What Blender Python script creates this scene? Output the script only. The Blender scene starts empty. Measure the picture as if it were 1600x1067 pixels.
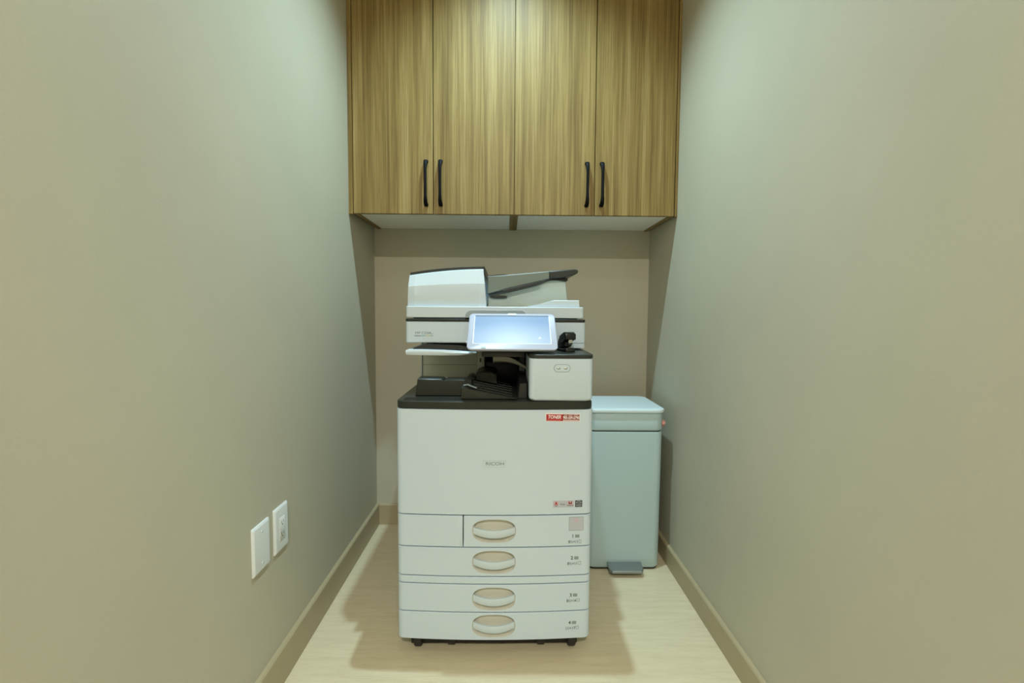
import bpy, bmesh, math
from mathutils import Vector, Matrix

S = bpy.context.scene
COL = S.collection

# ------------------------------------------------------------------ camera
F_PX, PITCH, YAW, ROLL, CAM_H = 745.0, 0.0594, 0.0128, 0.0068, 1.05
cd = bpy.data.cameras.new('camera')
cd.sensor_fit = 'HORIZONTAL'; cd.sensor_width = 36.0
cd.lens = F_PX * 36.0 / 1600.0
cd.clip_start = 0.02
cam = bpy.data.objects.new('camera', cd); COL.objects.link(cam)
fw = Vector((math.sin(YAW)*math.cos(PITCH), math.cos(YAW)*math.cos(PITCH), -math.sin(PITCH)))
rt = Vector((math.cos(YAW), -math.sin(YAW), 0)); up = rt.cross(fw)
r2 = rt*math.cos(ROLL) + up*math.sin(ROLL); u2 = -rt*math.sin(ROLL) + up*math.cos(ROLL)
cam.matrix_world = Matrix(((r2.x, u2.x, -fw.x, 0), (r2.y, u2.y, -fw.y, 0), (r2.z, u2.z, -fw.z, CAM_H), (0, 0, 0, 1)))
S.camera = cam

# ------------------------------------------------------------------ world, view
w = bpy.data.worlds.new('world'); S.world = w; w.use_nodes = True
w.node_tree.nodes['Background'].inputs[0].default_value = (0.8, 0.85, 0.8, 1)
w.node_tree.nodes['Background'].inputs[1].default_value = 0.3
S.view_settings.view_transform = 'Standard'; S.view_settings.look = 'None'
S.view_settings.gamma = 1.0; S.view_settings.use_curve_mapping = False
S.view_settings.exposure = 0.0
# the recessed downlights of the copy room: (x, y, watts, colour, beam, label)
DOWNLIGHTS = ((0.013, 1.515, 130.0, (0.60, 0.89, 1.0), 'SPOT', 'round recessed ceiling downlight nearest the wooden cabinets'),
              (0.013, 0.00, 5.0, (1.0, 0.98, 0.91), 'AREA', 'round recessed ceiling downlight in the middle of the room'),
              (0.013, -1.53, 76.0, (1.0, 0.97, 0.88), 'AREA', 'round recessed ceiling downlight farthest from the wooden cabinets'))
CEIL = 2.70

# ------------------------------------------------------------------ materials
def nodes(name):
    m = bpy.data.materials.new(name); m.use_nodes = True
    return m, m.node_tree.nodes, m.node_tree.links, m.node_tree.nodes['Principled BSDF']
def plain(name, col, rough=0.5, metal=0.0, bump=0.0, bscale=400, var=0.0, vscale=6, spec=0.5, coat=0.0):
    m, n, l, b = nodes(name)
    b.inputs['Base Color'].default_value = (*col, 1); b.inputs['Roughness'].default_value = rough
    b.inputs['Metallic'].default_value = metal; b.inputs['Specular IOR Level'].default_value = spec
    b.inputs['Coat Weight'].default_value = coat
    g = n.new('ShaderNodeNewGeometry')
    if bump:
        t = n.new('ShaderNodeTexNoise'); t.inputs['Scale'].default_value = bscale; t.inputs['Detail'].default_value = 2
        bp = n.new('ShaderNodeBump'); bp.inputs['Strength'].default_value = bump; bp.inputs['Distance'].default_value = 0.001
        l.new(g.outputs['Position'], t.inputs['Vector']); l.new(t.outputs['Fac'], bp.inputs['Height']); l.new(bp.outputs['Normal'], b.inputs['Normal'])
    if var:
        t = n.new('ShaderNodeTexNoise'); t.inputs['Scale'].default_value = vscale; t.inputs['Detail'].default_value = 4
        r = n.new('ShaderNodeValToRGB')
        r.color_ramp.elements[0].position = 0.3; r.color_ramp.elements[1].position = 0.7
        r.color_ramp.elements[0].color = (*[c*(1-var) for c in col], 1); r.color_ramp.elements[1].color = (*[min(1, c*(1+var)) for c in col], 1)
        l.new(g.outputs['Position'], t.inputs['Vector']); l.new(t.outputs['Fac'], r.inputs['Fac']); l.new(r.outputs['Color'], b.inputs['Base Color'])
    return m

def wood_mat():
    m, n, l, b = nodes('wood_laminate')
    g = n.new('ShaderNodeNewGeometry')
    def noise(scale, detail, rough=0.6):
        mp = n.new('ShaderNodeMapping'); mp.inputs['Scale'].default_value = scale
        t = n.new('ShaderNodeTexNoise'); t.inputs['Scale'].default_value = 1; t.inputs['Detail'].default_value = detail
        t.inputs['Roughness'].default_value = rough
        l.new(g.outputs['Position'], mp.inputs['Vector']); l.new(mp.outputs['Vector'], t.inputs['Vector'])
        return t.outputs['Fac']
    broad = noise((26, 3, 0.55), 3); mid = noise((90, 3, 1.3), 4); fine = noise((420, 9, 5), 3)
    r1 = n.new('ShaderNodeValToRGB'); cr = r1.color_ramp
    cr.elements[0].position = 0.30; cr.elements[0].color = (0.120, 0.070, 0.018, 1)
    cr.elements[1].position = 0.70; cr.elements[1].color = (0.40, 0.295, 0.12, 1)
    e = cr.elements.new(0.5); e.color = (0.27, 0.183, 0.056, 1)
    mx = n.new('ShaderNodeMath'); mx.operation = 'MULTIPLY_ADD'; mx.inputs[1].default_value = 0.45
    md = n.new('ShaderNodeMath'); md.operation = 'MULTIPLY'; md.inputs[1].default_value = 0.55
    l.new(broad, md.inputs[0]); l.new(mid, mx.inputs[0]); l.new(md.outputs[0], mx.inputs[2]); l.new(mx.outputs[0], r1.inputs['Fac'])
    r2_ = n.new('ShaderNodeValToRGB'); r2_.color_ramp.elements[0].position = 0.36; r2_.color_ramp.elements[0].color = (0.62, 0.56, 0.5, 1)
    r2_.color_ramp.elements[1].position = 0.55; r2_.color_ramp.elements[1].color = (1, 1, 1, 1)
    l.new(fine, r2_.inputs['Fac'])
    mul = n.new('ShaderNodeMix'); mul.data_type = 'RGBA'; mul.blend_type = 'MULTIPLY'; mul.inputs['Factor'].default_value = 0.8
    l.new(r1.outputs['Color'], mul.inputs['A']); l.new(r2_.outputs['Color'], mul.inputs['B'])
    l.new(mul.outputs['Result'], b.inputs['Base Color'])
    b.inputs['Roughness'].default_value = 0.46; b.inputs['Specular IOR Level'].default_value = 0.3
    bp = n.new('ShaderNodeBump'); bp.inputs['Strength'].default_value = 0.15; bp.inputs['Distance'].default_value = 0.0006
    l.new(fine, bp.inputs['Height']); l.new(bp.outputs['Normal'], b.inputs['Normal'])
    return m

def floor_mat():
    m, n, l, b = nodes('floor_vinyl')
    g = n.new('ShaderNodeNewGeometry')
    def noise(scale, detail):
        mp = n.new('ShaderNodeMapping'); mp.inputs['Scale'].default_value = scale
        t = n.new('ShaderNodeTexNoise'); t.inputs['Scale'].default_value = 1; t.inputs['Detail'].default_value = detail
        t.inputs['Roughness'].default_value = 0.65
        l.new(g.outputs['Position'], mp.inputs['Vector']); l.new(mp.outputs['Vector'], t.inputs['Vector'])
        return t.outputs['Fac']
    a = noise((5, 55, 1), 5); c = noise((16, 260, 1), 4)
    r1 = n.new('ShaderNodeValToRGB'); cr = r1.color_ramp
    cr.elements[0].position = 0.28; cr.elements[0].color = (0.60, 0.515, 0.345, 1)
    cr.elements[1].position = 0.72; cr.elements[1].color = (0.685, 0.60, 0.415, 1)
    r2_ = n.new('ShaderNodeValToRGB'); r2_.color_ramp.elements[0].position = 0.30; r2_.color_ramp.elements[0].color = (0.84, 0.80, 0.74, 1)
    r2_.color_ramp.elements[1].position = 0.48; r2_.color_ramp.elements[1].color = (1, 1, 1, 1)
    l.new(a, r1.inputs['Fac']); l.new(c, r2_.inputs['Fac'])
    mul = n.new('ShaderNodeMix'); mul.data_type = 'RGBA'; mul.blend_type = 'MULTIPLY'; mul.inputs['Factor'].default_value = 0.7
    l.new(r1.outputs['Color'], mul.inputs['A']); l.new(r2_.outputs['Color'], mul.inputs['B'])
    l.new(mul.outputs['Result'], b.inputs['Base Color'])
    b.inputs['Roughness'].default_value = 0.5
    bp = n.new('ShaderNodeBump'); bp.inputs['Strength'].default_value = 0.1; bp.inputs['Distance'].default_value = 0.0006
    l.new(c, bp.inputs['Height']); l.new(bp.outputs['Normal'], b.inputs['Normal'])
    return m

def screen_mat():
    # lit touch screen: pale blue, with a ceiling light's reflection painted paler low in the middle
    m, n, l, b = nodes('screen_with_reflection')
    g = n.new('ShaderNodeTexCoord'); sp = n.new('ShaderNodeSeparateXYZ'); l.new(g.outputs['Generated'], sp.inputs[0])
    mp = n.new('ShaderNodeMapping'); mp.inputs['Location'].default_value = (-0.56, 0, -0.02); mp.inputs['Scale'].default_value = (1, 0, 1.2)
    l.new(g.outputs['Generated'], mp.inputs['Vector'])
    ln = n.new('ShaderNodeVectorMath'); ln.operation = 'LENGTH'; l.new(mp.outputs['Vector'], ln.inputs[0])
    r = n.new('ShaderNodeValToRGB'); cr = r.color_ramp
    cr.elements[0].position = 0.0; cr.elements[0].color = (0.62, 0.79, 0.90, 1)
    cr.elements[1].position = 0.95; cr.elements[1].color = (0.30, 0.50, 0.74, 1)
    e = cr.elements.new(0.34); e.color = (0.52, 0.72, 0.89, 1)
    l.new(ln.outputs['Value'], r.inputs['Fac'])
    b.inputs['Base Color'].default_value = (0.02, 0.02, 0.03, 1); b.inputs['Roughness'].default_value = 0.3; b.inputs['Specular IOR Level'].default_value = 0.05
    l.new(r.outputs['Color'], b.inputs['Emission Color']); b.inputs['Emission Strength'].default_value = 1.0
    return m

def emit(name, col, s):
    m, n, l, b = nodes(name); b.inputs['Base Color'].default_value = (*col, 1)
    b.inputs['Emission Color'].default_value = (*col, 1); b.inputs['Emission Strength'].default_value = s
    return m

M = dict(
    wall=plain('wall_paint', (0.490, 0.460, 0.355), 0.6, bump=0.25, bscale=260, var=0.03, vscale=2.5),
    ceil=plain('ceiling_paint', (0.78, 0.78, 0.74), 0.8, bump=0.1),
    base=plain('baseboard_paint', (0.40, 0.335, 0.205), 0.45, var=0.03, vscale=9),
    floor=floor_mat(), wood=wood_mat(),
    melamine=plain('white_melamine', (0.93, 0.92, 0.86), 0.5),
    black_metal=plain('black_metal', (0.003, 0.003, 0.003), 0.65, spec=0.15),
    white=plain('machine_white_plastic', (0.56, 0.665, 0.755), 0.42, bump=0.12, bscale=900),
    recess=plain('recess_shaded_plastic', (0.66, 0.65, 0.57), 0.5),  # same plastic as the drawers, tinted with the recess's warm shade
    white2=plain('machine_inner_plastic', (0.68, 0.67, 0.58), 0.5, bump=0.1, bscale=900),
    adfwhite=plain('feeder_white_plastic', (0.56, 0.655, 0.72), 0.42, bump=0.08, bscale=900),
    dark=plain('machine_dark_plastic', (0.024, 0.027, 0.022), 0.36, bump=0.15, bscale=700, spec=0.35),
    black=plain('machine_black_plastic', (0.012, 0.012, 0.012), 0.45),
    navy=plain('inner_navy_plastic', (0.010, 0.012, 0.028), 0.5),
    trayg=plain('feeder_tray_plastic', (0.16, 0.19, 0.165), 0.45, bump=0.1, bscale=700),
    feedg=plain('feeder_wing_plastic', (0.47, 0.56, 0.52), 0.45, bump=0.1, bscale=700),
    gripg=plain('lid_grip_plastic', (0.32, 0.39, 0.41), 0.45),
    panel=plain('panel_frame_plastic', (0.44, 0.47, 0.58), 0.4),
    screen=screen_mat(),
    ink=plain('dark_ink', (0.05, 0.055, 0.05), 0.6), greyink=plain('grey_ink', (0.23, 0.27, 0.25), 0.6),
    red=plain('red_sticker', (0.42, 0.018, 0.022), 0.45), darkred=plain('dark_red_sticker', (0.22, 0.016, 0.02), 0.45),
    paper=plain('white_sticker', (0.88, 0.80, 0.80), 0.5), pink=plain('pink_plastic', (0.75, 0.36, 0.33), 0.5),
    palepink=plain('pale_pink_print', (0.54, 0.45, 0.52), 0.5), cyan=plain('cyan_print', (0.05, 0.3, 0.5), 0.5),
    yellow=plain('yellow_print', (0.6, 0.45, 0.04), 0.5), window=plain('grey_window_plastic', (0.47, 0.50, 0.57), 0.3),
    bin=plain('bin_plastic', (0.42, 0.55, 0.56), 0.4, bump=0.08, bscale=800),
    binlid=plain('bin_lid_plastic', (0.60, 0.70, 0.73), 0.35),
    steel=plain('brushed_steel', (0.30, 0.32, 0.32), 0.35, metal=0.8),
    chrome=plain('staple_steel', (0.75, 0.75, 0.75), 0.25, metal=1.0),
    stapler=plain('stapler_black', (0.008, 0.010, 0.010), 0.25), staplerg=plain('stapler_grey_green', (0.10, 0.135, 0.125), 0.35),
    plate=plain('wall_plate_white', (0.74, 0.77, 0.77), 0.35), slot=plain('slot_dark', (0.03, 0.03, 0.03), 0.6),
    lamp=emit('downlight_lens', (1, 1, 0.95), 6.0),
)

# ------------------------------------------------------------------ helpers
ORG = {}
def empty(name, loc, label, cat, group=None):
    o = bpy.data.objects.new(name, None); COL.objects.link(o); o.location = loc
    o.empty_display_size = 0.05
    o['label'] = label; o['category'] = cat
    if group: o['group'] = group
    ORG[o] = Vector(loc)
    return o
def link(name, bm, mat, parent=None, label=None, smooth=35, kind=None):
    """bm is in world coordinates; the object's origin is its root's origin"""
    org = ORG[parent] if parent else Vector((0, 0, 0))
    bmesh.ops.recalc_face_normals(bm, faces=bm.faces)
    for v in bm.verts: v.co -= org
    me = bpy.data.meshes.new(name); bm.to_mesh(me); bm.free()
    me.materials.append(mat)
    if smooth:
        me.polygons.foreach_set('use_smooth', [True]*len(me.polygons)); me.set_sharp_from_angle(angle=math.radians(smooth))
    o = bpy.data.objects.new(name, me); COL.objects.link(o)
    if parent:
        o.parent = parent; ORG[o] = org
    if label: o['label'] = label
    if kind: o['kind'] = kind
    return o
def box_into(bm, x0, x1, y0, y1, z0, z1, bev=0.0, seg=2):
    r = bmesh.ops.create_cube(bm, size=1)
    vs = r['verts']
    for v in vs:
        v.co = Vector((x0+(v.co.x+.5)*(x1-x0), y0+(v.co.y+.5)*(y1-y0), z0+(v.co.z+.5)*(z1-z0)))
    if bev:
        es = list({e for v in vs for e in v.link_edges})
        bmesh.ops.bevel(bm, geom=es, offset=bev, segments=seg, affect='EDGES', profile=0.5)
def box(name, dims, mat, parent=None, bev=0.0, label=None, kind=None, seg=2):
    bm = bmesh.new(); box_into(bm, *dims, bev=bev, seg=seg)
    return link(name, bm, mat, parent, label, kind=kind)
def loft(bm, rings, cap=True, closed=True):
    vr = [[bm.verts.new(p) for p in r] for r in rings]
    n = len(vr[0])
    for a, b in zip(vr, vr[1:]):
        for i in range(n if closed else n-1):
            j = (i+1) % n
            bm.faces.new((a[i], a[j], b[j], b[i]))
    if cap:
        bm.faces.new(vr[0][::-1]); bm.faces.new(vr[-1])
    return vr
def rrect(x0, x1, y0, y1, r, n=6):
    pts = []
    for cx, cy, a0 in ((x1-r, y0+r, -90), (x1-r, y1-r, 0), (x0+r, y1-r, 90), (x0+r, y0+r, 180)):
        for k in range(n+1):
            a = math.radians(a0+90*k/n); pts.append((cx+r*math.cos(a), cy+r*math.sin(a)))
    return pts
def slab(bm, outline, f, t0, t1, bev=0.0):
    """outline: 2D loop; f(u, v, t) -> point; thickness t0..t1, with a small chamfer on both rims"""
    cu = sum(p[0] for p in outline)/len(outline); cv = sum(p[1] for p in outline)/len(outline)
    def shr(d):
        out = []
        n = len(outline)
        for i, (u, v) in enumerate(outline):
            a = outline[i-1]; b = outline[(i+1) % n]
            tx, ty = b[0]-a[0], b[1]-a[1]; L = math.hypot(tx, ty) or 1
            nx, ny = ty/L, -tx/L
            if nx*(u-cu)+ny*(v-cv) < 0: nx, ny = -nx, -ny
            out.append((u-nx*d, v-ny*d))
        return out
    rings = []
    s = 1 if t1 > t0 else -1
    for d, t in ((bev, t0), (0, t0+s*bev), (0, t1-s*bev), (bev, t1)) if bev else ((0, t0), (0, t1)):
        rings.append([f(u, v, t) for u, v in (shr(d) if d else outline)])
    loft(bm, rings)
def prism_xz(name, outline, y0, y1, mat, parent, bev=0.0, label=None):
    bm = bmesh.new(); slab(bm, outline, lambda u, v, t: (u, t, v), y0, y1, bev)
    return link(name, bm, mat, parent, label)
def prism_xy(name, outline, z0, z1, mat, parent, bev=0.0, label=None):
    bm = bmesh.new(); slab(bm, outline, lambda u, v, t: (u, v, t), z0, z1, bev)
    return link(name, bm, mat, parent, label)
def cyl_into(bm, c, axis, r, h, n=24, bev=0.0):
    c = Vector(c); ax = Vector(axis).normalized()
    q = ax.to_track_quat('Z', 'Y')
    rs = ((r-bev, 0), (r, bev), (r, h-bev), (r-bev, h)) if bev else ((r, 0), (r, h))
    loft(bm, [[c + q @ Vector((rr*math.cos(2*math.pi*k/n), rr*math.sin(2*math.pi*k/n), hh)) for k in range(n)] for rr, hh in rs])
def text_mesh(body, size, f, bold=0.0, width=None, shear=0.0):
    """letters as a flat mesh; f(u, v) -> point; centred on 0"""
    cu = bpy.data.curves.new('lettering', 'FONT'); cu.body = body; cu.size = size; cu.align_x = 'CENTER'; cu.align_y = 'CENTER'
    cu.offset = bold; cu.shear = shear; cu.resolution_u = 3
    to = bpy.data.objects.new('lettering', cu); COL.objects.link(to)
    dg = bpy.context.evaluated_depsgraph_get()
    me = bpy.data.meshes.new_from_object(to.evaluated_get(dg))
    bpy.data.objects.remove(to); bpy.data.curves.remove(cu)
    bm = bmesh.new(); bm.from_mesh(me); bpy.data.meshes.remove(me)
    xs = [v.co.x for v in bm.verts]; k = 1.0
    if width: k = width/(max(xs)-min(xs))
    for v in bm.verts: v.co = Vector(f(v.co.x*k, v.co.y))
    return bm
def lettering(name, body, size, f, mat, parent, bold=0.0, width=None, shear=0.0):
    bm = text_mesh(body, size, f, bold, width, shear)
    return link(name, bm, mat, parent, smooth=None)
def structure(o, label=None):
    o['kind'] = 'structure'
    if label: o['label'] = label
    return o

# ------------------------------------------------------------------ the room
XL, XR, YB, YR = -0.6357, 0.6925, 2.3268, -3.2
structure(box('floor', (XL-.1, XR+.1, YR-.1, YB+.1, -.08, 0), M['floor']), 'beige floor with fine streaks running across')
structure(box('ceiling', (XL-.1, XR+.1, YR-.1, YB+.1, CEIL, CEIL+.08), M['ceil']), 'white painted ceiling')
structure(box('wall_left', (XL-.1, XL, YR-.1, YB+.1, 0, CEIL), M['wall']), 'greige painted wall with the two white plates')
structure(box('wall_right', (XR, XR+.1, YR-.1, YB+.1, 0, CEIL), M['wall']), 'greige painted wall beside the trash bin')
structure(box('wall_back', (XL, XR, YB, YB+.1, 0, CEIL), M['wall']), 'greige painted wall behind the printer')
structure(box('wall_rear', (XL, XR, YR-.1, YR, 0, CEIL), M['wall']), 'greige painted wall behind the viewer')
def baseboard(name, a, b, nrm, h, label):
    a = Vector(a); b = Vector(b); nrm = Vector(nrm)
    prof = ((0, .001), (.014, .001), (.014, h-.004), (.011, h), (0, h))
    bm = bmesh.new()
    loft(bm, [[p + nrm*d + Vector((0, 0, z)) for d, z in prof] for p in (a, b)])
    structure(link(name, bm, M['base'], smooth=None), label)
baseboard('baseboard_left', (XL, YR, 0), (XL, YB, 0), (1, 0, 0), .104, 'tan baseboard below the two white plates')
baseboard('baseboard_right', (XR, YR, 0), (XR, YB, 0), (-1, 0, 0), .083, 'tan baseboard beside the trash bin')
baseboard('baseboard_back', (XL+.014, YB, 0), (XR-.014, YB, 0), (0, -1, 0), .102, 'tan baseboard behind the printer')

def downlight(x, y, watts, col, beam, label):
    t = empty('ceiling_downlight', (x, y, CEIL), label, 'downlight', 'recessed ceiling downlights')
    bm = bmesh.new()
    n = 40
    loft(bm, [[(x+r*math.cos(2*math.pi*k/n), y+r*math.sin(2*math.pi*k/n), z) for k in range(n)]
              for r, z in ((.060, CEIL-.0005), (.060, CEIL-.004), (.056, CEIL-.006), (.034, CEIL-.006), (.030, CEIL-.0025))], cap=False)
    link('trim_ring', bm, M['plate'], t)
    bm = bmesh.new(); cyl_into(bm, (x, y, CEIL-.003), (0, 0, 1), .0305, .002, 32)
    link('lens', bm, M['lamp'], t)
    ld = bpy.data.lights.new('downlight_beam', beam); ld.energy = watts
    if beam == 'SPOT': ld.shadow_soft_size = .022; ld.spot_size = math.radians(116); ld.spot_blend = 1.0
    else: ld.shape = 'DISK'; ld.size = .10
    ld.color = col
    lo = bpy.data.objects.new('downlight_beam', ld); COL.objects.link(lo); lo.parent = t; lo.location = (0, 0, -.032)
for d in DOWNLIGHTS: downlight(*d)

# ------------------------------------------------------------------ wall cabinets
YC, ZC, ZT = 1.9536, 1.448, 2.46
def handle(door, x, z0, z1, y):
    # bow handle: two flared feet on the door and a straight bar standing off it
    zc = (z0+z1)/2; h = (z1-z0)/2
    path = [(0.0, h-.001, .0080, .006), (-.010, h-.002, .0080, .0055), (-.020, h-.007, .0076, .005), (-.0265, h-.020, .0068, .0042), (-.028, h-.036, .0056, .0040), (-.028, 0, .0053, .0038)]
    path = path + [(a, -b, c, d) for a, b, c, d in path[-2::-1]]
    bm = bmesh.new(); rings = []
    for i, (py, pz, hw, ht) in enumerate(path):
        a = path[max(0, i-1)]; b = path[min(len(path)-1, i+1)]
        t = Vector((0, b[0]-a[0], b[1]-a[1])).normalized(); nn = Vector((0, t.z, -t.y))
        c = Vector((x, y+py, zc+pz))
        rings.append([c+Vector((hw*sx, 0, 0))*kx+nn*ht*sn*kn for sx, sn, kx, kn in
                      ((-1, -1, 1, .6), (-1, -1, .6, 1), (1, -1, .6, 1), (1, -1, 1, .6), (1, 1, 1, .6), (1, 1, .6, 1), (-1, 1, .6, 1), (-1, 1, 1, .6))])
    loft(bm, rings)
    link('handle', bm, M['black_metal'], door, 'black metal bow handle')
def cabinet(x0, xm, x1, filler, hx, label):
    t = empty('wall_cabinet', ((x0+x1)/2, YB-.02, ZC), label, 'cabinet', 'wall cabinets above the printer')
    yb0, yb1 = YC+.022, YB-.002
    box('side_panel', (x0+.0005, x0+.0165, yb0, yb1, ZC, ZT), M['wood'], t)
    box('side_panel', (x1-.0165, x1-.0005, yb0, yb1, ZC, ZT), M['wood'], t)
    box('bottom_panel', (x0+.017, x1-.017, yb0+.001, yb1-.012, ZC+.004, ZC+.020), M['melamine'], t, label='white underside panel of the cabinet')
    box('top_panel', (x0+.017, x1-.017, yb0+.001, yb1, ZT-.016, ZT), M['melamine'], t)
    box('back_panel', (x0+.017, x1-.017, yb1-.010, yb1, ZC+.004, ZT-.017), M['melamine'], t)
    for a, b, h_ in ((x0, xm, hx[0]), (xm, x1, hx[1])):
        d = box('door', (a+.0016, b-.0016, YC, YC+.019, ZC-.001, ZT), M['wood'], t, bev=.0008, seg=1)
        handle(d, h_[0], h_[1], h_[2], YC)
    box('filler_strip', (filler[0], filler[1], YC+.001, YC+.019, ZC-.003, ZT), M['wood'], t, label='narrow wooden filler strip against the wall')
    return t
cabinet(-.6175, -.2954, .0304, (XL+.0005, -.6185), ((-.3235, 1.481, 1.655), (-.2655, 1.482, 1.656)), 'wooden two-door wall cabinet on the left, above the document feeder')
cabinet(.0304, .3541, .680, (.6815, XR-.0005), ((.3215, 1.484, 1.653), (.3815, 1.485, 1.653)), 'wooden two-door wall cabinet on the right, above the trash bin side')

# ------------------------------------------------------------------ multifunction printer
YM, xl, xr = 1.4005, -.3238, .2612
XM, HW, BULGE, CR = (xl+xr)/2, (xr-xl)/2, .013, .020
YBACK = 2.06
P = empty('multifunction_printer', (XM, (YM+YBACK)/2, 0), 'large white office printer and copier with four paper drawers under the wooden cabinets', 'printer')
def fy(x):
    u = (x-XM)/HW
    return YM - BULGE*(1-u*u)
def front_path(a, b, yb, round_l, round_r, r=CR, extra=()):
    pts = []
    if round_l:
        y0 = fy(a+r)+r*.9
        pts.append((a, yb))
        pts += [(a+r-r*math.cos(t), y0 - r*.9*math.sin(t)) for t in (0, .26, .52, .79, 1.05, 1.31)]
    else:
        pts.append((a, yb))
    i0, i1 = (a+r if round_l else a), (b-r if round_r else b)
    xs = sorted(set([i0+(i1-i0)*k/24 for k in range(25)] + [x for x in extra if i0 < x < i1]))
    pts += [(x, fy(x)) for x in xs]
    if round_r:
        y0 = fy(b-r)+r*.9
        pts += [(b-r+r*math.sin(t), y0 - r*.9*math.cos(t)) for t in (.26, .52, .79, 1.05, 1.31, 1.5708)]
    pts.append((b, yb))
    return pts
HX, HA, HB = -.032, .0655, .0355
HOLE_X = [HX + HA*math.cos(math.pi*k/20) for k in range(20, -1, -1)]
def hole_h(x):
    u = min(1, abs((x-HX)/HA)); return HB*(1-u**2.7)**(1/2.7)
def front_part(name, a, b, z0, z1, rl=True, rr=True, hole_z=None, parent=P, mat=None, yb=YM+.034):
    bv = .0013
    path = front_path(a, b, yb, rl, rr, extra=HOLE_X if hole_z else ())
    bm = bmesh.new(); n = len(path); cols = []
    for i, (x, y) in enumerate(path):
        p0 = path[max(0, i-1)]; p1 = path[min(n-1, i+1)]
        tx, ty = p1[0]-p0[0], p1[1]-p0[1]; L = math.hypot(tx, ty)
        ix, iy = x-ty/L*bv, y+tx/L*bv            # inward
        if i in (0, n-1): ix, iy = x, y
        c = [(ix, iy, z0), (x, y, z0+bv)]
        if hole_z:
            h = hole_h(x) if abs(x-HX) < HA-1e-6 else 0
            c += [(x, y, hole_z-h), (x, y, hole_z+h)] if h else [(x, y, hole_z)]
        c += [(x, y, z1-bv), (ix, iy, z1)]
        cols.append([bm.verts.new(q) for q in c])
    for A, B in zip(cols, cols[1:]):
        la, lb = len(A), len(B)
        if not hole_z:
            for k in range(la-1): bm.faces.new((A[k], B[k], B[k+1], A[k+1]))
        else:
            al, au, bl, bu = (A[2], A[-3], B[2], B[-3])
            bm.faces.new((A[0], B[0], B[1], A[1])); bm.faces.new((A[1], B[1], bl, al))
            bm.faces.new((au, bu, B[-2], A[-2])); bm.faces.new((A[-2], B[-2], B[-1], A[-1]))
            # recess walls and floor
    bm.faces.new([c[0] for c in cols]); bm.faces.new([c[-1] for c in cols][::-1])
    A, B = cols[-1], cols[0]
    for k in range(len(A)-1): bm.faces.new((A[k], B[k], B[k+1], A[k+1]))
    if hole_z:
        hc = [c for c in cols if len(c) == 6]
        i0 = cols.index(hc[0])-1; i1 = cols.index(hc[-1])+1
        loop = [cols[i0][2]] + [c[2] for c in hc] + [cols[i1][2]] + [c[3] for c in hc[::-1]]
        prev = loop
        for depth, k in ((.003, .985), (.018, .93), (.022, .86)):
            cur = [bm.verts.new((HX+(v.co.x-HX)*k, fy(v.co.x)+depth, hole_z+(v.co.z-hole_z)*k)) for v in loop]
            for j in range(len(loop)):
                j2 = (j+1) % len(loop); bm.faces.new((prev[j], prev[j2], cur[j2], cur[j]))
            prev = cur
        m = len(hc)
        lo = prev[0:m+2]; hi = [prev[0]] + prev[m+2:][::-1] + [prev[m+1]]
        for j in range(m+1):
            f = [lo[j], lo[j+1]] + ([hi[j+1]] if hi[j+1] is not lo[j+1] else []) + ([hi[j]] if hi[j] is not lo[j] else [])
            bm.faces.new(f)
    o = link(name, bm, mat or M['white'], parent, smooth=28)
    if hole_z:                                   # warm shade in the recess behind the grip, put into its colour
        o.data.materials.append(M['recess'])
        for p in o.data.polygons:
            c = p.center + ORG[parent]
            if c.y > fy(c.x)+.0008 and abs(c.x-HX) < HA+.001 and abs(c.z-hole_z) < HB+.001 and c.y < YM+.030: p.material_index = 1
    return o
def grip(parent, hz):
    bm = bmesh.new(); rings = []
    for k in range(25):
        u = -1+2*k/24; x = HX+u*(HA-.0025)
        bow = 1-u*u
        y0 = fy(x) + .006 - .014*bow
        zt = hz+.0085-.0055*bow; zb = hz-.0120-.0075*bow
        t = .007
        rings.append([(x, y0+.001, zt), (x, y0, zt-.002), (x, y0, zb+.003), (x, y0+.002, zb), (x, y0+t, zb+.001), (x, y0+t, zt)])
    loft(bm, rings)
    link('grip', bm, M['adfwhite'], parent, 'bowed white drawer grip')
GAP = .0017
# chassis: white side covers behind the drawer fronts, plus a black sheet added for the shade in the seams
box('chassis', (xl+.001, xr-.001, YM+.0365, YBACK, .062, .765), M['white'], P, bev=.004)
box('seam_shade_sheet', (xl+.003, xr-.003, YM+.0344, YM+.0362, .064, .764), M['black'], P)
front_cover = front_part('front_cover', xl, xr, .4473+GAP, .7655)
front_part('side_compartment_cover', xl, -.124-GAP, .3492+GAP, .4473-GAP, True, False)
trays = []
for i, (a, z0, z1, hz) in enumerate(((-.124+GAP, .3492, .4473, .400), (xl, .2593, .3492, .304), (xl, .1476, .2354, .1905), (xl, .0612-GAP, .1476, .1055))):
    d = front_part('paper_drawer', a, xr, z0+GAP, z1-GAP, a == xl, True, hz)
    grip(d, hz); trays.append(d)
front_part('spacer_strip', xl, xr, .2354+GAP, .2593-GAP)
# casters
for cx, cy in ((-.27, 1.455), (-.166, 1.462), (.116, 1.462), (.212, 1.455), (-.25, 1.98), (.19, 1.98)):
    c = None
    bm = bmesh.new(); cyl_into(bm, (cx-.012, cy, .0245), (1, 0, 0), .0245, .024, 20, .003)
    c = link('caster', bm, M['black'], P, 'small black caster under the printer')
    box('bracket', (cx-.018, cx+.018, cy-.016, cy+.016, .040, .0615), M['black'], c, bev=.002)
box('under_shade_block', (xl+.03, xr-.03, YM+.050, YBACK-.03, .007, .0615), M['black'], P, bev=.003, label='black block added for the shade under the printer')  # added block that makes the deep shadow under the machine
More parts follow.
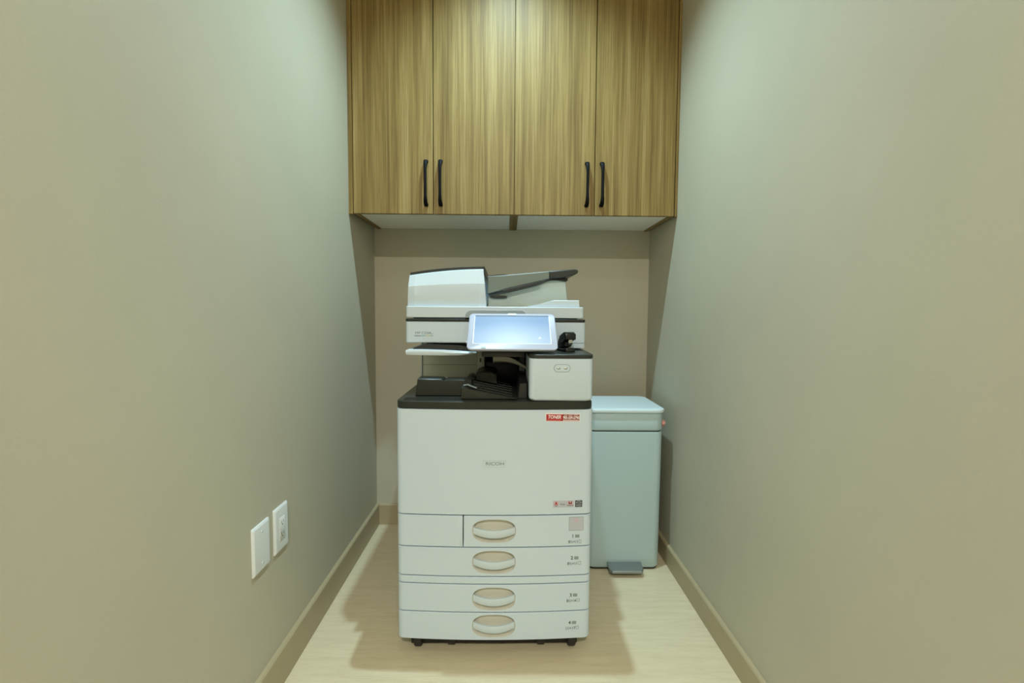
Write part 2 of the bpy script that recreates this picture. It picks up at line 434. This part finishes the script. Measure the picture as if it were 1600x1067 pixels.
# dark top plate
plate_path = front_path(xl-.001, xr-.001, YBACK, True, True, r=.03)
bm = bmesh.new(); slab(bm, plate_path, lambda u, v, t: (u, v, t), .7668, .790, .003)
link('top_plate', bm, M['dark'], P, 'dark grey plate on top of the drawers')
# ribs on the front-left of the plate
for k in range(3):
    box('rib', (-.305, -.135, 1.412+k*.016, 1.4135+k*.016, .7901, .7912), M['dark'], P)
box('notch', (-.203, -.199, 1.440, 1.475, .7901, .7915), M['black'], P)
# front right column with dark cap
bm = bmesh.new(); loft(bm, [[(x, y, z) for x, y in rrect(.069+d, .2575-d, 1.392+d, 1.640-d, .016)] for z, d in ((.7905, .010), (.793, .004), (.799, 0), (.9155, 0), (.9180, .002))])
col_o = link('front_column', bm, M['white'], P, 'white column at the right of the paper exit')
bm = bmesh.new(); loft(bm, [[(x, y, z) for x, y in rrect(.069+d, .259-d, 1.390+d, 1.690-d, .020)] for z, d in ((.9184, .001), (.9195, 0), (.928, 0), (.9305, .0025))])
link('column_cap', bm, M['dark'], P, 'dark cap on the white column')
def colf(u, v): return (u, 1.3912, v)
oval = [(.1655+a, .8895+b) for a, b in rrect(-.0245, .0245, -.0115, .0115, .0112, 6)]
inner = [(.1655+a, .8895+b) for a, b in rrect(-.0225, .0225, -.0098, .0098, .0095, 6)]
bm = bmesh.new(); slab(bm, oval, lambda u, v, t: (u, t, v), 1.3925, 1.3909); o = link('indicator_plate', bm, M['gripg'], P, 'small oval indicator plate')
bm = bmesh.new(); slab(bm, inner, lambda u, v, t: (u, t, v), 1.3912, 1.3904); link('face', bm, M['white'], o)
for cx in (.155, .176):
    bm = bmesh.new(); slab(bm, [(cx+.0055*math.cos(a*math.pi/8), .8895+.0038*math.sin(a*math.pi/8)) for a in range(16)], lambda u, v, t: (u, t, v), 1.3906, 1.3896)
    link('indicator', bm, M['greyink'], o)
    bm = bmesh.new(); slab(bm, [(cx-.001+.004*math.cos(a*math.pi/8), .891+.0022*math.sin(a*math.pi/8)) for a in range(16)], lambda u, v, t: (u, t, v), 1.3897, 1.3892)
    link('indicator', bm, M['plate'], o)
# rear support and interior
box('rear_tower', (.095, .2565, 1.692, YBACK-.004, .7905, .936), M['white2'], P, bev=.006)
box('inner_panel', (-.312, -.108, 1.78, YBACK-.004, .7905, .936), M['white2'], P, bev=.004, label='pale panel inside the paper exit')
box('panel_seam', (-.310, -.110, 1.7788, 1.7798, .8555, .857), M['greyink'], P)
box('panel_edge', (-.3155, -.3125, 1.776, YBACK-.004, .7905, .936), M['adfwhite'], P)
box('inner_post', (-.107, -.080, 1.770, YBACK-.004, .7905, .936), M['white2'], P, bev=.002)
box('post_slot', (-.097, -.092, 1.7685, 1.7695, .868, .882), M['black'], P)
box('exit_back', (-.079, .094, 1.99, YBACK-.004, .7905, .936), M['navy'], P)
box('exit_roller_housing', (-.078, .046, 1.80, 1.985, .7915, .866), M['navy'], P, bev=.004, label='dark blue housing deep in the paper exit')
box('inner_post', (.050, .070, 1.76, 1.80, .7905, .930), M['gripg'], P, bev=.002)
# pale curved paper guide
bm = bmesh.new(); rings = []
for k in range(13):
    t = k/12; x = -.045+.128*t; z = .906-.005*t-.050*t**2.2
    th = .026*(1-t)+.006
    rings.append([(x, 1.66, z), (x, 1.66, z-th*.75), (x, 1.672, z-th), (x, 1.76, z-th), (x, 1.76, z)])
loft(bm, rings); link('paper_guide', bm, M['white2'], P, 'pale curved paper guide')
box('guide_bracket', (-.075, .060, 1.765, 1.79, .895, .936), M['black'], P)
# dark exit tray: block on the left and the sloping tray on the right
prism_xz('exit_tray_block', [(-.281, .7905), (-.105, .7905), (-.105, .842), (-.185, .842), (-.193, .837), (-.200, .844), (-.274, .845)], 1.474, 1.540, M['dark'], P, .003, 'dark block of the paper exit tray')
prism_xz('exit_tray', [(-.134, .7905), (.034, .7905), (.034, .794), (-.110, .822), (-.120, .829), (-.134, .826)], 1.420, 1.755, M['dark'], P, .0025, 'dark sloping paper exit tray')
for k in range(6):
    y = 1.445+.045*k
    prism_xz('rib', [(-.108, .8205), (.020, .7955), (.020, .7990), (-.108, .8245)], y, y+.004, M['dark'], P)
bm = bmesh.new(); rings = []
for x, z in ((-.128, .831), (-.115, .833), (-.100, .827), (-.088, .823)):
    rings.append([(x, 1.436, z-.002), (x, 1.436, z), (x, 1.452, z), (x, 1.452, z-.002)])
loft(bm, rings); link('tray_stop', bm, M['gripg'], P, 'small bent stop on the exit tray')
prism_xz('exit_tray_end', [(.036, .7905), (.066, .7905), (.066, .838), (.042, .838)], 1.44, 1.755, M['black'], P, .003)
prism_xz('exit_tray_hump', [(-.10, .8225), (-.03, .810), (-.03, .842), (-.05, .852), (-.085, .852), (-.10, .846)], 1.60, 1.765, M['dark'], P, .003)
# upper one-bin tray sticking out at the left
bm = bmesh.new(); rings = []
for x, zt, zb in ((-.319, .930, .9165), (-.314, .932, .915), (-.270, .9325, .914), (-.205, .931, .9135), (-.150, .9285, .9145), (-.115, .9255, .917), (-.095, .923, .9205)):
    rings.append([(x, 1.520, zb), (x, 1.516, (zt+zb)/2), (x, 1.520, zt), (x, 1.76, zt), (x, 1.76, zb)])
loft(bm, rings); bt = link('upper_tray', bm, M['adfwhite'], P, 'thin white upper paper tray', smooth=50)
prism_xz('tray_insert', [(-.300, .9330), (-.105, .9300), (-.105, .9360), (-.15, .9450), (-.258, .9490), (-.285, .9400)], 1.535, 1.596, M['black'], bt)
# scanner
def rounded_block(name, x0, x1, y0, y1, z0, z1, r, mat, parent, bev=.003, label=None):
    bm = bmesh.new(); loft(bm, [[(x, y, z) for x, y in rrect(x0+d, x1-d, y0+d, y1-d, max(r-d, .001))] for z, d in ((z0, bev), (z0+bev, 0), (z1-bev, 0), (z1, bev))])
    return link(name, bm, mat, parent, label)
rounded_block('scanner_unit', -.3255, .2585, 1.548, YBACK-.01, .9522, 1.0215, .012, M['white'], P, .0025, 'white scanner unit')
rounded_block('scanner_support', .120, .2580, 1.5485, YBACK-.01, .9372, .9520, .010, M['white'], P, .001)
box('scanner_underside', (-.262, .118, 1.60, YBACK-.02, .9370, .9520), M['black'], P)
rounded_block('scanner_band', -.3265, .2585, 1.5465, YBACK-.011, 1.0217, 1.0305, .012, M['dark'], P, .0015, 'dark band around the scanner glass')
rounded_block('lid_cushion', -.305, .235, 1.565, YBACK-.03, 1.0306, 1.0338, .01, M['black'], P, .0008)
# document feeder
rounded_block('feeder_lid', -.3245, .2525, 1.548, YBACK-.012, 1.0340, 1.0705, .010, M['adfwhite'], P, .002, 'white lid of the document feeder')
go = [(-.133, 1.0346), (.066, 1.0346), (.066, 1.042), (.061, 1.053), (.052, 1.059), (-.114, 1.059), (-.125, 1.055), (-.131, 1.046)]
prism_xz('lid_grip', go, 1.549, 1.5462, M['gripg'], P, .0006, 'grey grip recess of the feeder lid')
bm = bmesh.new(); rings = []; top = []
for k in range(13):
    t = k/12; x = -.3215 + (.3215-.0655)*t
    xt = x + .004*(1-t) - .010*t
    zm = 1.134+.0115*(1-(1-t)**1.8); zt = 1.172+.022*(1-(1-t)**1.8)
    e = .004 if k in (0, 12) else 0
    rings.append([(x, 1.562+e, 1.0707), (x*.7+xt*.3, 1.560+e, zm-.03), (x*.5+xt*.5, 1.562+e, zm), (xt, 1.5765+e*.5, zt-.003), (xt, 1.583, zt), (xt, 2.00, zt), (x, 2.02, zt-.03), (x, 2.02, 1.0707)])
    top.append((xt, zt))
loft(bm, rings); link('feeder_housing', bm, M['adfwhite'], P, 'white faceted housing of the document feeder', smooth=7)
ol = [(x, z+.0012) for x, z in top] + [(x + (.003 if i == 0 else 0), z+.010) for i, (x, z) in enumerate(top[::-1])]
ol[13-1] = (top[-1][0]+.004, top[-1][1]-.018)
prism_xz('feeder_top_cover', ol, 1.592, 2.0, M['dark'], P, .001, 'dark top cover of the document feeder')
# sloping paper tray of the feeder
tray_o = [(-.0625, 1.115), (-.013, 1.1275), (.110, 1.157), (.138, 1.166), (.1455, 1.168), (.1455, 1.1915), (.126, 1.190), (-.02, 1.1765), (-.0625, 1.1735)]
ft = prism_xz('feeder_tray', tray_o, 1.615, 1.93, M['trayg'], P, .0025, 'grey-green sloping paper tray of the feeder')
prism_xz('tray_tip', [(.146, 1.168), (.192, 1.1705), (.232, 1.181), (.240, 1.186), (.243, 1.192), (.240, 1.197), (.230, 1.1995), (.146, 1.192)], 1.615, 1.93, M['dark'], ft, .003, 'dark rounded tip of the feeder tray')
prism_xz('tray_rail', [(-.005, 1.1195), (.110, 1.1490), (.118, 1.158), (.108, 1.1563), (-.013, 1.1273)], 1.608, 1.64, M['black'], ft, .001)
prism_xz('tray_rail', [(.150, 1.1665), (.205, 1.159), (.212, 1.164), (.208, 1.172), (.192, 1.1695)], 1.64, 1.92, M['black'], ft, .001)
prism_xz('paper_guide', [(-.060, 1.1745), (-.02, 1.1775), (.02, 1.182), (-.01, 1.184), (-.060, 1.180)], 1.66, 1.67, M['black'], ft)
# wing behind the exit area and white ramp
prism_xz('feeder_wing', [(-.062, 1.0710), (.213, 1.0710), (.2045, 1.1665), (.148, 1.1640), (.112, 1.1490), (-.010, 1.1180), (-.062, 1.1090)], 1.648, 1.668, M['feedg'], P, .003, 'grey-green side wall under the feeder tray')
prism_xz('exit_ramp', [(.070, 1.0708), (.240, 1.0708), (.2385, 1.093), (.156, 1.093)], 1.562, 1.935, M['adfwhite'], P, .002, 'white ramp of the feeder exit')
box('exit_recess', (-.064, .060, 1.60, 1.935, 1.0708, 1.0725), M['trayg'], P)
bm = bmesh.new(); slab(bm, [(-.016+.030*math.cos(a*math.pi/10)-.01, 1.105+.005*math.sin(a*math.pi/10)) for a in range(20)], lambda u, v, t: (u, t, v), 1.638, 1.647, .001)
link('exit_roller', bm, M['black'], P)
# control panel
PO = Vector((.019, 1.391, .9445)); PU = Vector((0, .124, .104)).normalized(); PN = Vector((0, -PU.z, PU.y))
def pf(u, v, t): return PO + Vector((u, 0, 0)) + PU*v + PN*t
def prr(a, b, c, d, r): return rrect(a, b, c, d, r, 6)
bm = bmesh.new(); rings = []
for t, d in ((-.020, .012), (-.012, .003), (-.004, 0), (-.0015, .0), (0, .002)):
    rings.append([pf(u, v, t) for u, v in prr(-.134+d, .134-d, d, .1625-d, .014-d*.5)])
loft(bm, rings); cp = link('control_panel', bm, M['panel'], P, 'tilted touch control panel with pale frame')
bm = bmesh.new(); slab(bm, prr(-.1175, .1165, .022, .1500, .002), pf, .0001, .0006); link('bezel', bm, M['plate'], cp)
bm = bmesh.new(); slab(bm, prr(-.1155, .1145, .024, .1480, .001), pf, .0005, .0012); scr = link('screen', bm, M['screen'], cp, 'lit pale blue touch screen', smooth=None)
bm = bmesh.new(); slab(bm, prr(-.1155, .1145, .1470, .1500, .0005), pf, .0007, .0016); link('screen_edge', bm, M['ink'], cp)
bm = bmesh.new(); slab(bm, [(.078, .045), (.088, .045), (.083, .052)], pf, .0011, .0016); link('icon', bm, M['plate'], cp)
bm = bmesh.new(); slab(bm, prr(-.013, .013, .1525, .1610, .001), pf, .0001, .0012); link('sensor', bm, M['adfwhite'], cp)
bm = bmesh.new(); slab(bm, prr(-.092, -.078, .003, .0095, .002), pf, .0001, .0012); link('button', bm, M['gripg'], cp)
bm = bmesh.new(); cyl_into(bm, pf(-.1335, .035, -.006), (-1, 0, 0), .004, .004, 16); link('side_button', bm, M['panel'], cp)
box('panel_arm', (-.06, .09, 1.44, 1.546, .955, .972), M['black'], P, bev=.004, label='black arm behind the control panel')
box('panel_arm', (-.075, .060, 1.47, 1.72, .914, .934), M['black'], P, bev=.004)
# ---- lettering and stickers on the printer
def cov(x0, z0, k=.0006):
    return lambda u, v: (x0+u, fy(x0+u)-k, z0+v)
def sticker(name, x0, x1, z0, z1, mat, parent, k0, k1, tilt=0.0, label=None):
    n = 8; cxm = (x0+x1)/2; bm = bmesh.new(); rings = []
    for i in range(n+1):
        x = x0+(x1-x0)*i/n; dz = -(x-cxm)*tilt
        rings.append([(x, fy(x)-k1, z0+dz), (x, fy(x)-k1, z1+dz), (x, fy(x)-k0, z1+dz), (x, fy(x)-k0, z0+dz)])
    loft(bm, rings); return link(name, bm, mat, parent, label, smooth=None)
lettering('maker_lettering', 'RICOH', .0135, cov(-.0305, .6045), M['greyink'], front_cover, bold=.0002, width=.054)
for a, b, c, d in ((-.065, .0015, .6135, .6140), (-.065, .0015, .5945, .5950), (-.0655, -.0650, .5945, .6140), (.0015, .0020, .5945, .6140)):
    sticker('badge_edge', a, b, c, d, M['gripg'], front_cover, 0, .0004)
st = sticker('toner_sticker', .1185, .2215, .7305, .7545, M['paper'], front_cover, 0, .0004, .025, 'red and white phone-number sticker')
sticker('sticker_field', .1205, .1690, .7325, .7525, M['red'], st, .0003, .0008, .025)
sticker('sticker_field', .1690, .2195, .7320, .7520, M['darkred'], st, .0003, .0008, .025)
tl = lambda x0, z0: (lambda u, v: (x0+u, fy(x0+u)-.0012, z0+v-(x0+u-.170)*.025))
lettering('sticker_lettering', 'TONER', .014, tl(.1445, .7435), M['paper'], st, bold=.0004, width=.038, shear=.25)
lettering('sticker_lettering', '905-339-2790', .0115, tl(.1945, .7425), M['paper'], st, bold=.0004, width=.048)
for a, b in ((.173, .183), (.186, .199), (.202, .216)): sticker('sticker_line', a, b, .7490, .7502, M['paper'], st, .0007, .0012, .0)
sticker('sticker_line', .1705, .2180, .7335, .7355, M['paper'], st, .0007, .0012, .025)
sticker('sticker_line', .1230, .1650, .7347, .7355, M['pink'], st, .0007, .0012, .025)
ls = sticker('logo_sticker', .1435, .2065, .4705, .4910, M['window'], front_cover, 0, .0004, 0, 'pale sticker with small red marks')
sticker('logo_field', .1445, .1625, .4760, .4900, M['palepink'], ls, .0003, .0006)
sticker('logo_field', .1860, .2055, .4760, .4900, M['palepink'], ls, .0003, .0006)
ink = lambda x0, z0: (lambda u, v: (x0+u, fy(x0+u)-.0010, z0+v))
lettering('logo_lettering', 'A', .012, ink(.1530, .4830), M['red'], ls, bold=.0007)
lettering('logo_lettering', 'PDF', .0048, ink(.1530, .4755), M['ink'], ls, bold=.0001)
lettering('logo_lettering', 'PCL6', .0060, ink(.1725, .4800), M['ink'], ls, bold=.0001)
bm = bmesh.new(); slab(bm, [(.1955+a, .4845+b) for a, b in rrect(-.0050, .0050, -.0040, .0040, .002, 3)], lambda u, v, t: (u, fy(u)-t, v), .0004, .0010); link('logo_mark', bm, M['darkred'], ls)
bm = bmesh.new(); slab(bm, [(.1955+.0018*math.cos(a*math.pi/6), .4865+.0018*math.sin(a*math.pi/6)) for a in range(12)], lambda u, v, t: (u, fy(u)-t, v), .0009, .0013); link('logo_mark', bm, M['paper'], ls)
lettering('logo_lettering', 'PostScript', .0045, ink(.1955, .4765), M['ink'], ls, bold=.0001, width=.020)
es = sticker('energy_sticker', .2105, .2320, .4705, .4910, M['ink'], front_cover, 0, .0005, 0, 'black square energy sticker')
lettering('logo_lettering', 'energy', .0068, ink(.2212, .4838), M['window'], es, width=.015, shear=.3)
bm = bmesh.new(); pts = [(.2212+.0090*math.cos(a), .4815+.0080*math.sin(a)) for a in [math.pi*k/12 for k in range(1, 12)]]
pts += [(.2212+.0080*math.cos(a), .4815+.0068*math.sin(a)) for a in [math.pi*k/12 for k in range(11, 0, -1)]]
slab(bm, pts, lambda u, v, t: (u, fy(u)-t, v), .0004, .0009); link('logo_mark', bm, M['window'], es)
sticker('logo_mark', .2125, .2300, .4765, .4778, M['window'], es, .0004, .0008)
lettering('logo_lettering', 'STAR', .0045, ink(.2212, .4735), M['window'], es, width=.014)
wn = sticker('size_window', .1925, .2370, .3985, .4405, M['gripg'], trays[0], 0, .0008, 0, 'small square paper-size window')
sticker('pane', .1940, .2355, .4005, .4390, M['window'], wn, .0006, .0014)
bm = bmesh.new(); slab(bm, [(.2140+.0075*math.cos(a*math.pi/8), .4305+.0070*math.sin(a*math.pi/8)) for a in range(16)], lambda u, v, t: (u, fy(u)-t, v), .0010, .0017); link('mark', bm, M['palepink'], wn)
for i, (num, size, zn) in enumerate((('1', '8½×11', .381), ('2', '8½×11', .3135), ('3', '8½×14', .1975), ('4', '11×17', .111))):
    x0 = .2060-.002*i; d = trays[i]
    lettering('drawer_number', num, .0150, cov(x0-.001, zn), M['ink'], d, bold=.00025)
    ic = sticker('paper_icon', x0+.006, x0+.019, zn-.0045, zn+.0042, M['greyink'], d, 0, .0006)
    for k in range(3): sticker('icon_line', x0+.0075, x0+.0175, zn-.003+.0025*k, zn-.0022+.0025*k, M['gripg'], ic, .0005, .0009)
    lettering('drawer_size', size, .0125, cov(x0+.001, zn-.0175), M['ink'], d, bold=.0001, width=.029)
    for a, b, c, e in ((.018, .027, -.0125, -.0117), (.018, .027, -.0205, -.0197), (.018, .0188, -.0205, -.0117), (.0262, .027, -.0205, -.0117)) if i != 0 else ((.018, .025, -.0125, -.0117), (.018, .025, -.0225, -.0217), (.018, .0188, -.0225, -.0117), (.0242, .025, -.0225, -.0117)):
        sticker('icon_line', x0+a, x0+b, zn+c, zn+e, M['greyink'], d, 0, .0006)
scn = lambda x0, z0, k=1.5474: (lambda u, v: (x0+u, k, z0+v))
lettering('model_lettering', 'MP', .0125, scn(-.286, .9835), M['greyink'], P, width=.017)
lettering('model_lettering', 'C3504', .0125, scn(-.2585, .9835), M['greyink'], P, bold=.0001, width=.030)
lettering('model_lettering', 'ex', .0085, scn(-.239, .9820), M['gripg'], P, width=.007)
for a, b, m in ((-.2965, -.277, 'ink'), (-.277, -.262, 'cyan'), (-.262, -.246, 'yellow'), (-.246, -.236, 'greyink')):
    box('model_underline', (a, b, 1.5470, 1.5482, .9740, .9755), M[m], P)

# ------------------------------------------------------------------ stapler on the column cap
SZ = .9307
ST = empty('stapler', (.195, 1.50, SZ), 'small black stapler standing on the dark cap beside the control panel', 'stapler')
sd = Vector((-.30, .954, 0)); sw = Vector((.954, .30, 0)); so = Vector((.2005, 1.462, SZ))
def sp(l, wv, z): return so + sd*l*.68 + sw*wv + Vector((0, 0, z))
def bar(name, secs, mat, label=None):
    bm = bmesh.new(); rings = []
    for l, hw, z0, z1 in secs:
        c = min(.004, (z1-z0)*.3, hw*.5)
        rings.append([sp(l, a, z) for a, z in ((-hw, z0+c*.4), (-hw+c*.4, z0), (hw-c*.4, z0), (hw, z0+c*.4), (hw, z1-c), (hw-c, z1), (-hw+c, z1), (-hw, z1-c))])
    loft(bm, rings); return link(name, bm, mat, ST, label)
bar('base', ((0, .010, .001, .009), (.004, .0155, 0, .013), (.012, .0170, 0, .014), (.03, .0165, 0, .011), (.07, .0150, 0, .010), (.112, .0140, 0, .012), (.118, .012, .001, .010)), M['stapler'])
bar('arm', ((.030, .0115, .018, .034), (.045, .0125, .013, .040), (.085, .0130, .010, .040), (.108, .0125, .008, .028), (.112, .010, .010, .024)), M['stapler'])
bar('head', ((0, .0145, .0400, .0560), (.003, .0168, .0385, .0590), (.020, .0172, .0365, .0615), (.034, .0165, .030, .0600), (.05, .0155, .026, .0555), (.085, .0145, .022, .0460), (.105, .013, .020, .0340)), M['stapler'])
bar('top_cover', ((.012, .0150, .0605, .0622), (.030, .0155, .0600, .0622), (.055, .0150, .0535, .0562), (.088, .0140, .0445, .0470)), M['staplerg'], 'grey-green top cover of the stapler')
bar('staple_magazine', ((.004, .0070, .0285, .0388), (.010, .0085, .0240, .0385), (.034, .0085, .0200, .0330)), M['chrome'], 'shiny steel staple magazine')
bar('anvil', ((.006, .006, .0141, .0150), (.018, .006, .0138, .0148)), M['chrome'])

# ------------------------------------------------------------------ pedal bin
bx0, bx1, by0, by1 = .335, .641, 1.893, 2.190
B = empty('pedal_bin', ((bx0+bx1)/2, (by0+by1)/2, 0), 'pale blue-grey rectangular pedal bin between printer and right wall', 'trash bin')
def tub(name, levels, r, mat, label=None):
    bm = bmesh.new(); loft(bm, [[(x, y, z) for x, y in rrect(bx0+d, bx1-d, by0+d, by1-d, r, 8)] for z, d in levels])
    return link(name, bm, mat, B, label, smooth=40)
tub('base_ring', ((0, .010), (.002, .008), (.0085, .006)), .028, M['black'])
tub('body', ((.0088, .007), (.012, .0045), (.05, .0035), (.568, .001), (.5725, .0015), (.5745, .004)), .030, M['bin'])
tub('seam_ring', ((.5748, .005), (.5795, .005)), .028, M['black'])
tub('rim', ((.5798, .003), (.582, .0015), (.586, .001), (.648, .001), (.6505, .003)), .030, M['bin'], 'upper rim band of the bin')
tub('lid', ((.6510, .000), (.6530, -.005), (.6600, -.0065), (.6655, -.005), (.6690, 0), (.6702, .008)), .034, M['binlid'], 'pale flat lid of the bin')
po = [(.420, 1.896), (.560, 1.896), (.557, 1.846), (.546, 1.833), (.430, 1.833), (.419, 1.846)]
bm = bmesh.new(); slab(bm, po, lambda u, v, t: (u, v, t + (1.896-v)*-.10), .034, .022, .0025)
link('pedal', bm, M['steel'], B, 'dark steel foot pedal')
bm = bmesh.new(); rings = []
for y, z, h_ in ((1.955, .598, .018), (1.940, .602, .020), (1.922, .606, .016), (1.912, .608, .006)):
    rings.append([(bx1-.002, y, z-h_), (bx1+.010, y, z-h_*.8), (bx1+.012, y, z+h_*.5), (bx1-.002, y, z+h_)])
loft(bm, rings); link('bag_tuft', bm, M['pink'], B, 'pink tuft of bag at the side of the bin')

# ------------------------------------------------------------------ wall plates
def wall_plate(name, y0, y1, z0, z1, label, cat):
    t = empty(name, (XL, (y0+y1)/2, z0), label, cat, 'white wall plates')
    bm = bmesh.new(); loft(bm, [[(XL+t_, y, z) for y, z in rrect(y0+d, y1-d, z0+d, z1-d, .003, 3)] for t_, d in ((.0003, 0), (.0030, .0), (.0062, .0045), (.0066, .007))])
    link('plate', bm, M['plate'], t)
    return t
def screw(t, y, z):
    bm = bmesh.new(); cyl_into(bm, (XL+.0064, y, z), (1, 0, 0), .0032, .0014, 16, .0005); s = link('screw', bm, M['plate'], t)
    box('screw_slot', (XL+.0076, XL+.0080, y-.0005, y+.0005, z-.0026, z+.0026), M['slot'], s)
t = wall_plate('blank_plate', 1.170, 1.255, .377, .5025, 'blank white wall plate with two screws, nearer the viewer', 'wall plate')
screw(t, 1.2125, .4815); screw(t, 1.2125, .398)
t = wall_plate('power_outlet', 1.282, 1.362, .377, .5045, 'white wall plate with power outlet, nearer the printer', 'outlet')
bm = bmesh.new(); loft(bm, [[(XL+a, y, z) for y, z in rrect(1.3055+d, 1.3385-d, .4075+d, .4740-d, .002, 3)] for a, d in ((.0060, 0), (.0072, 0), (.0078, .0008))])
rc = link('receptacle', bm, M['plate'], t, 'rectangular double receptacle')
bm = bmesh.new(); loft(bm, [[(XL+a, y, z) for y, z in rrect(1.3042, 1.3398, .4062, .4753, .002, 3)] for a in (.0060, .0069)]); link('receptacle_gap', bm, M['window'], t)
for zc in (.4575, .4240):
    for y, h_ in ((1.3165, .0040), (1.3275, .0032)):
        box('slot', (XL+.0076, XL+.0081, y-.0008, y+.0008, zc-h_+.002, zc+h_+.002), M['slot'], rc)
    bm = bmesh.new(); cyl_into(bm, (XL+.0076, 1.322, zc-.006), (1, 0, 0), .0022, .0005, 14); link('ground_hole', bm, M['slot'], rc)
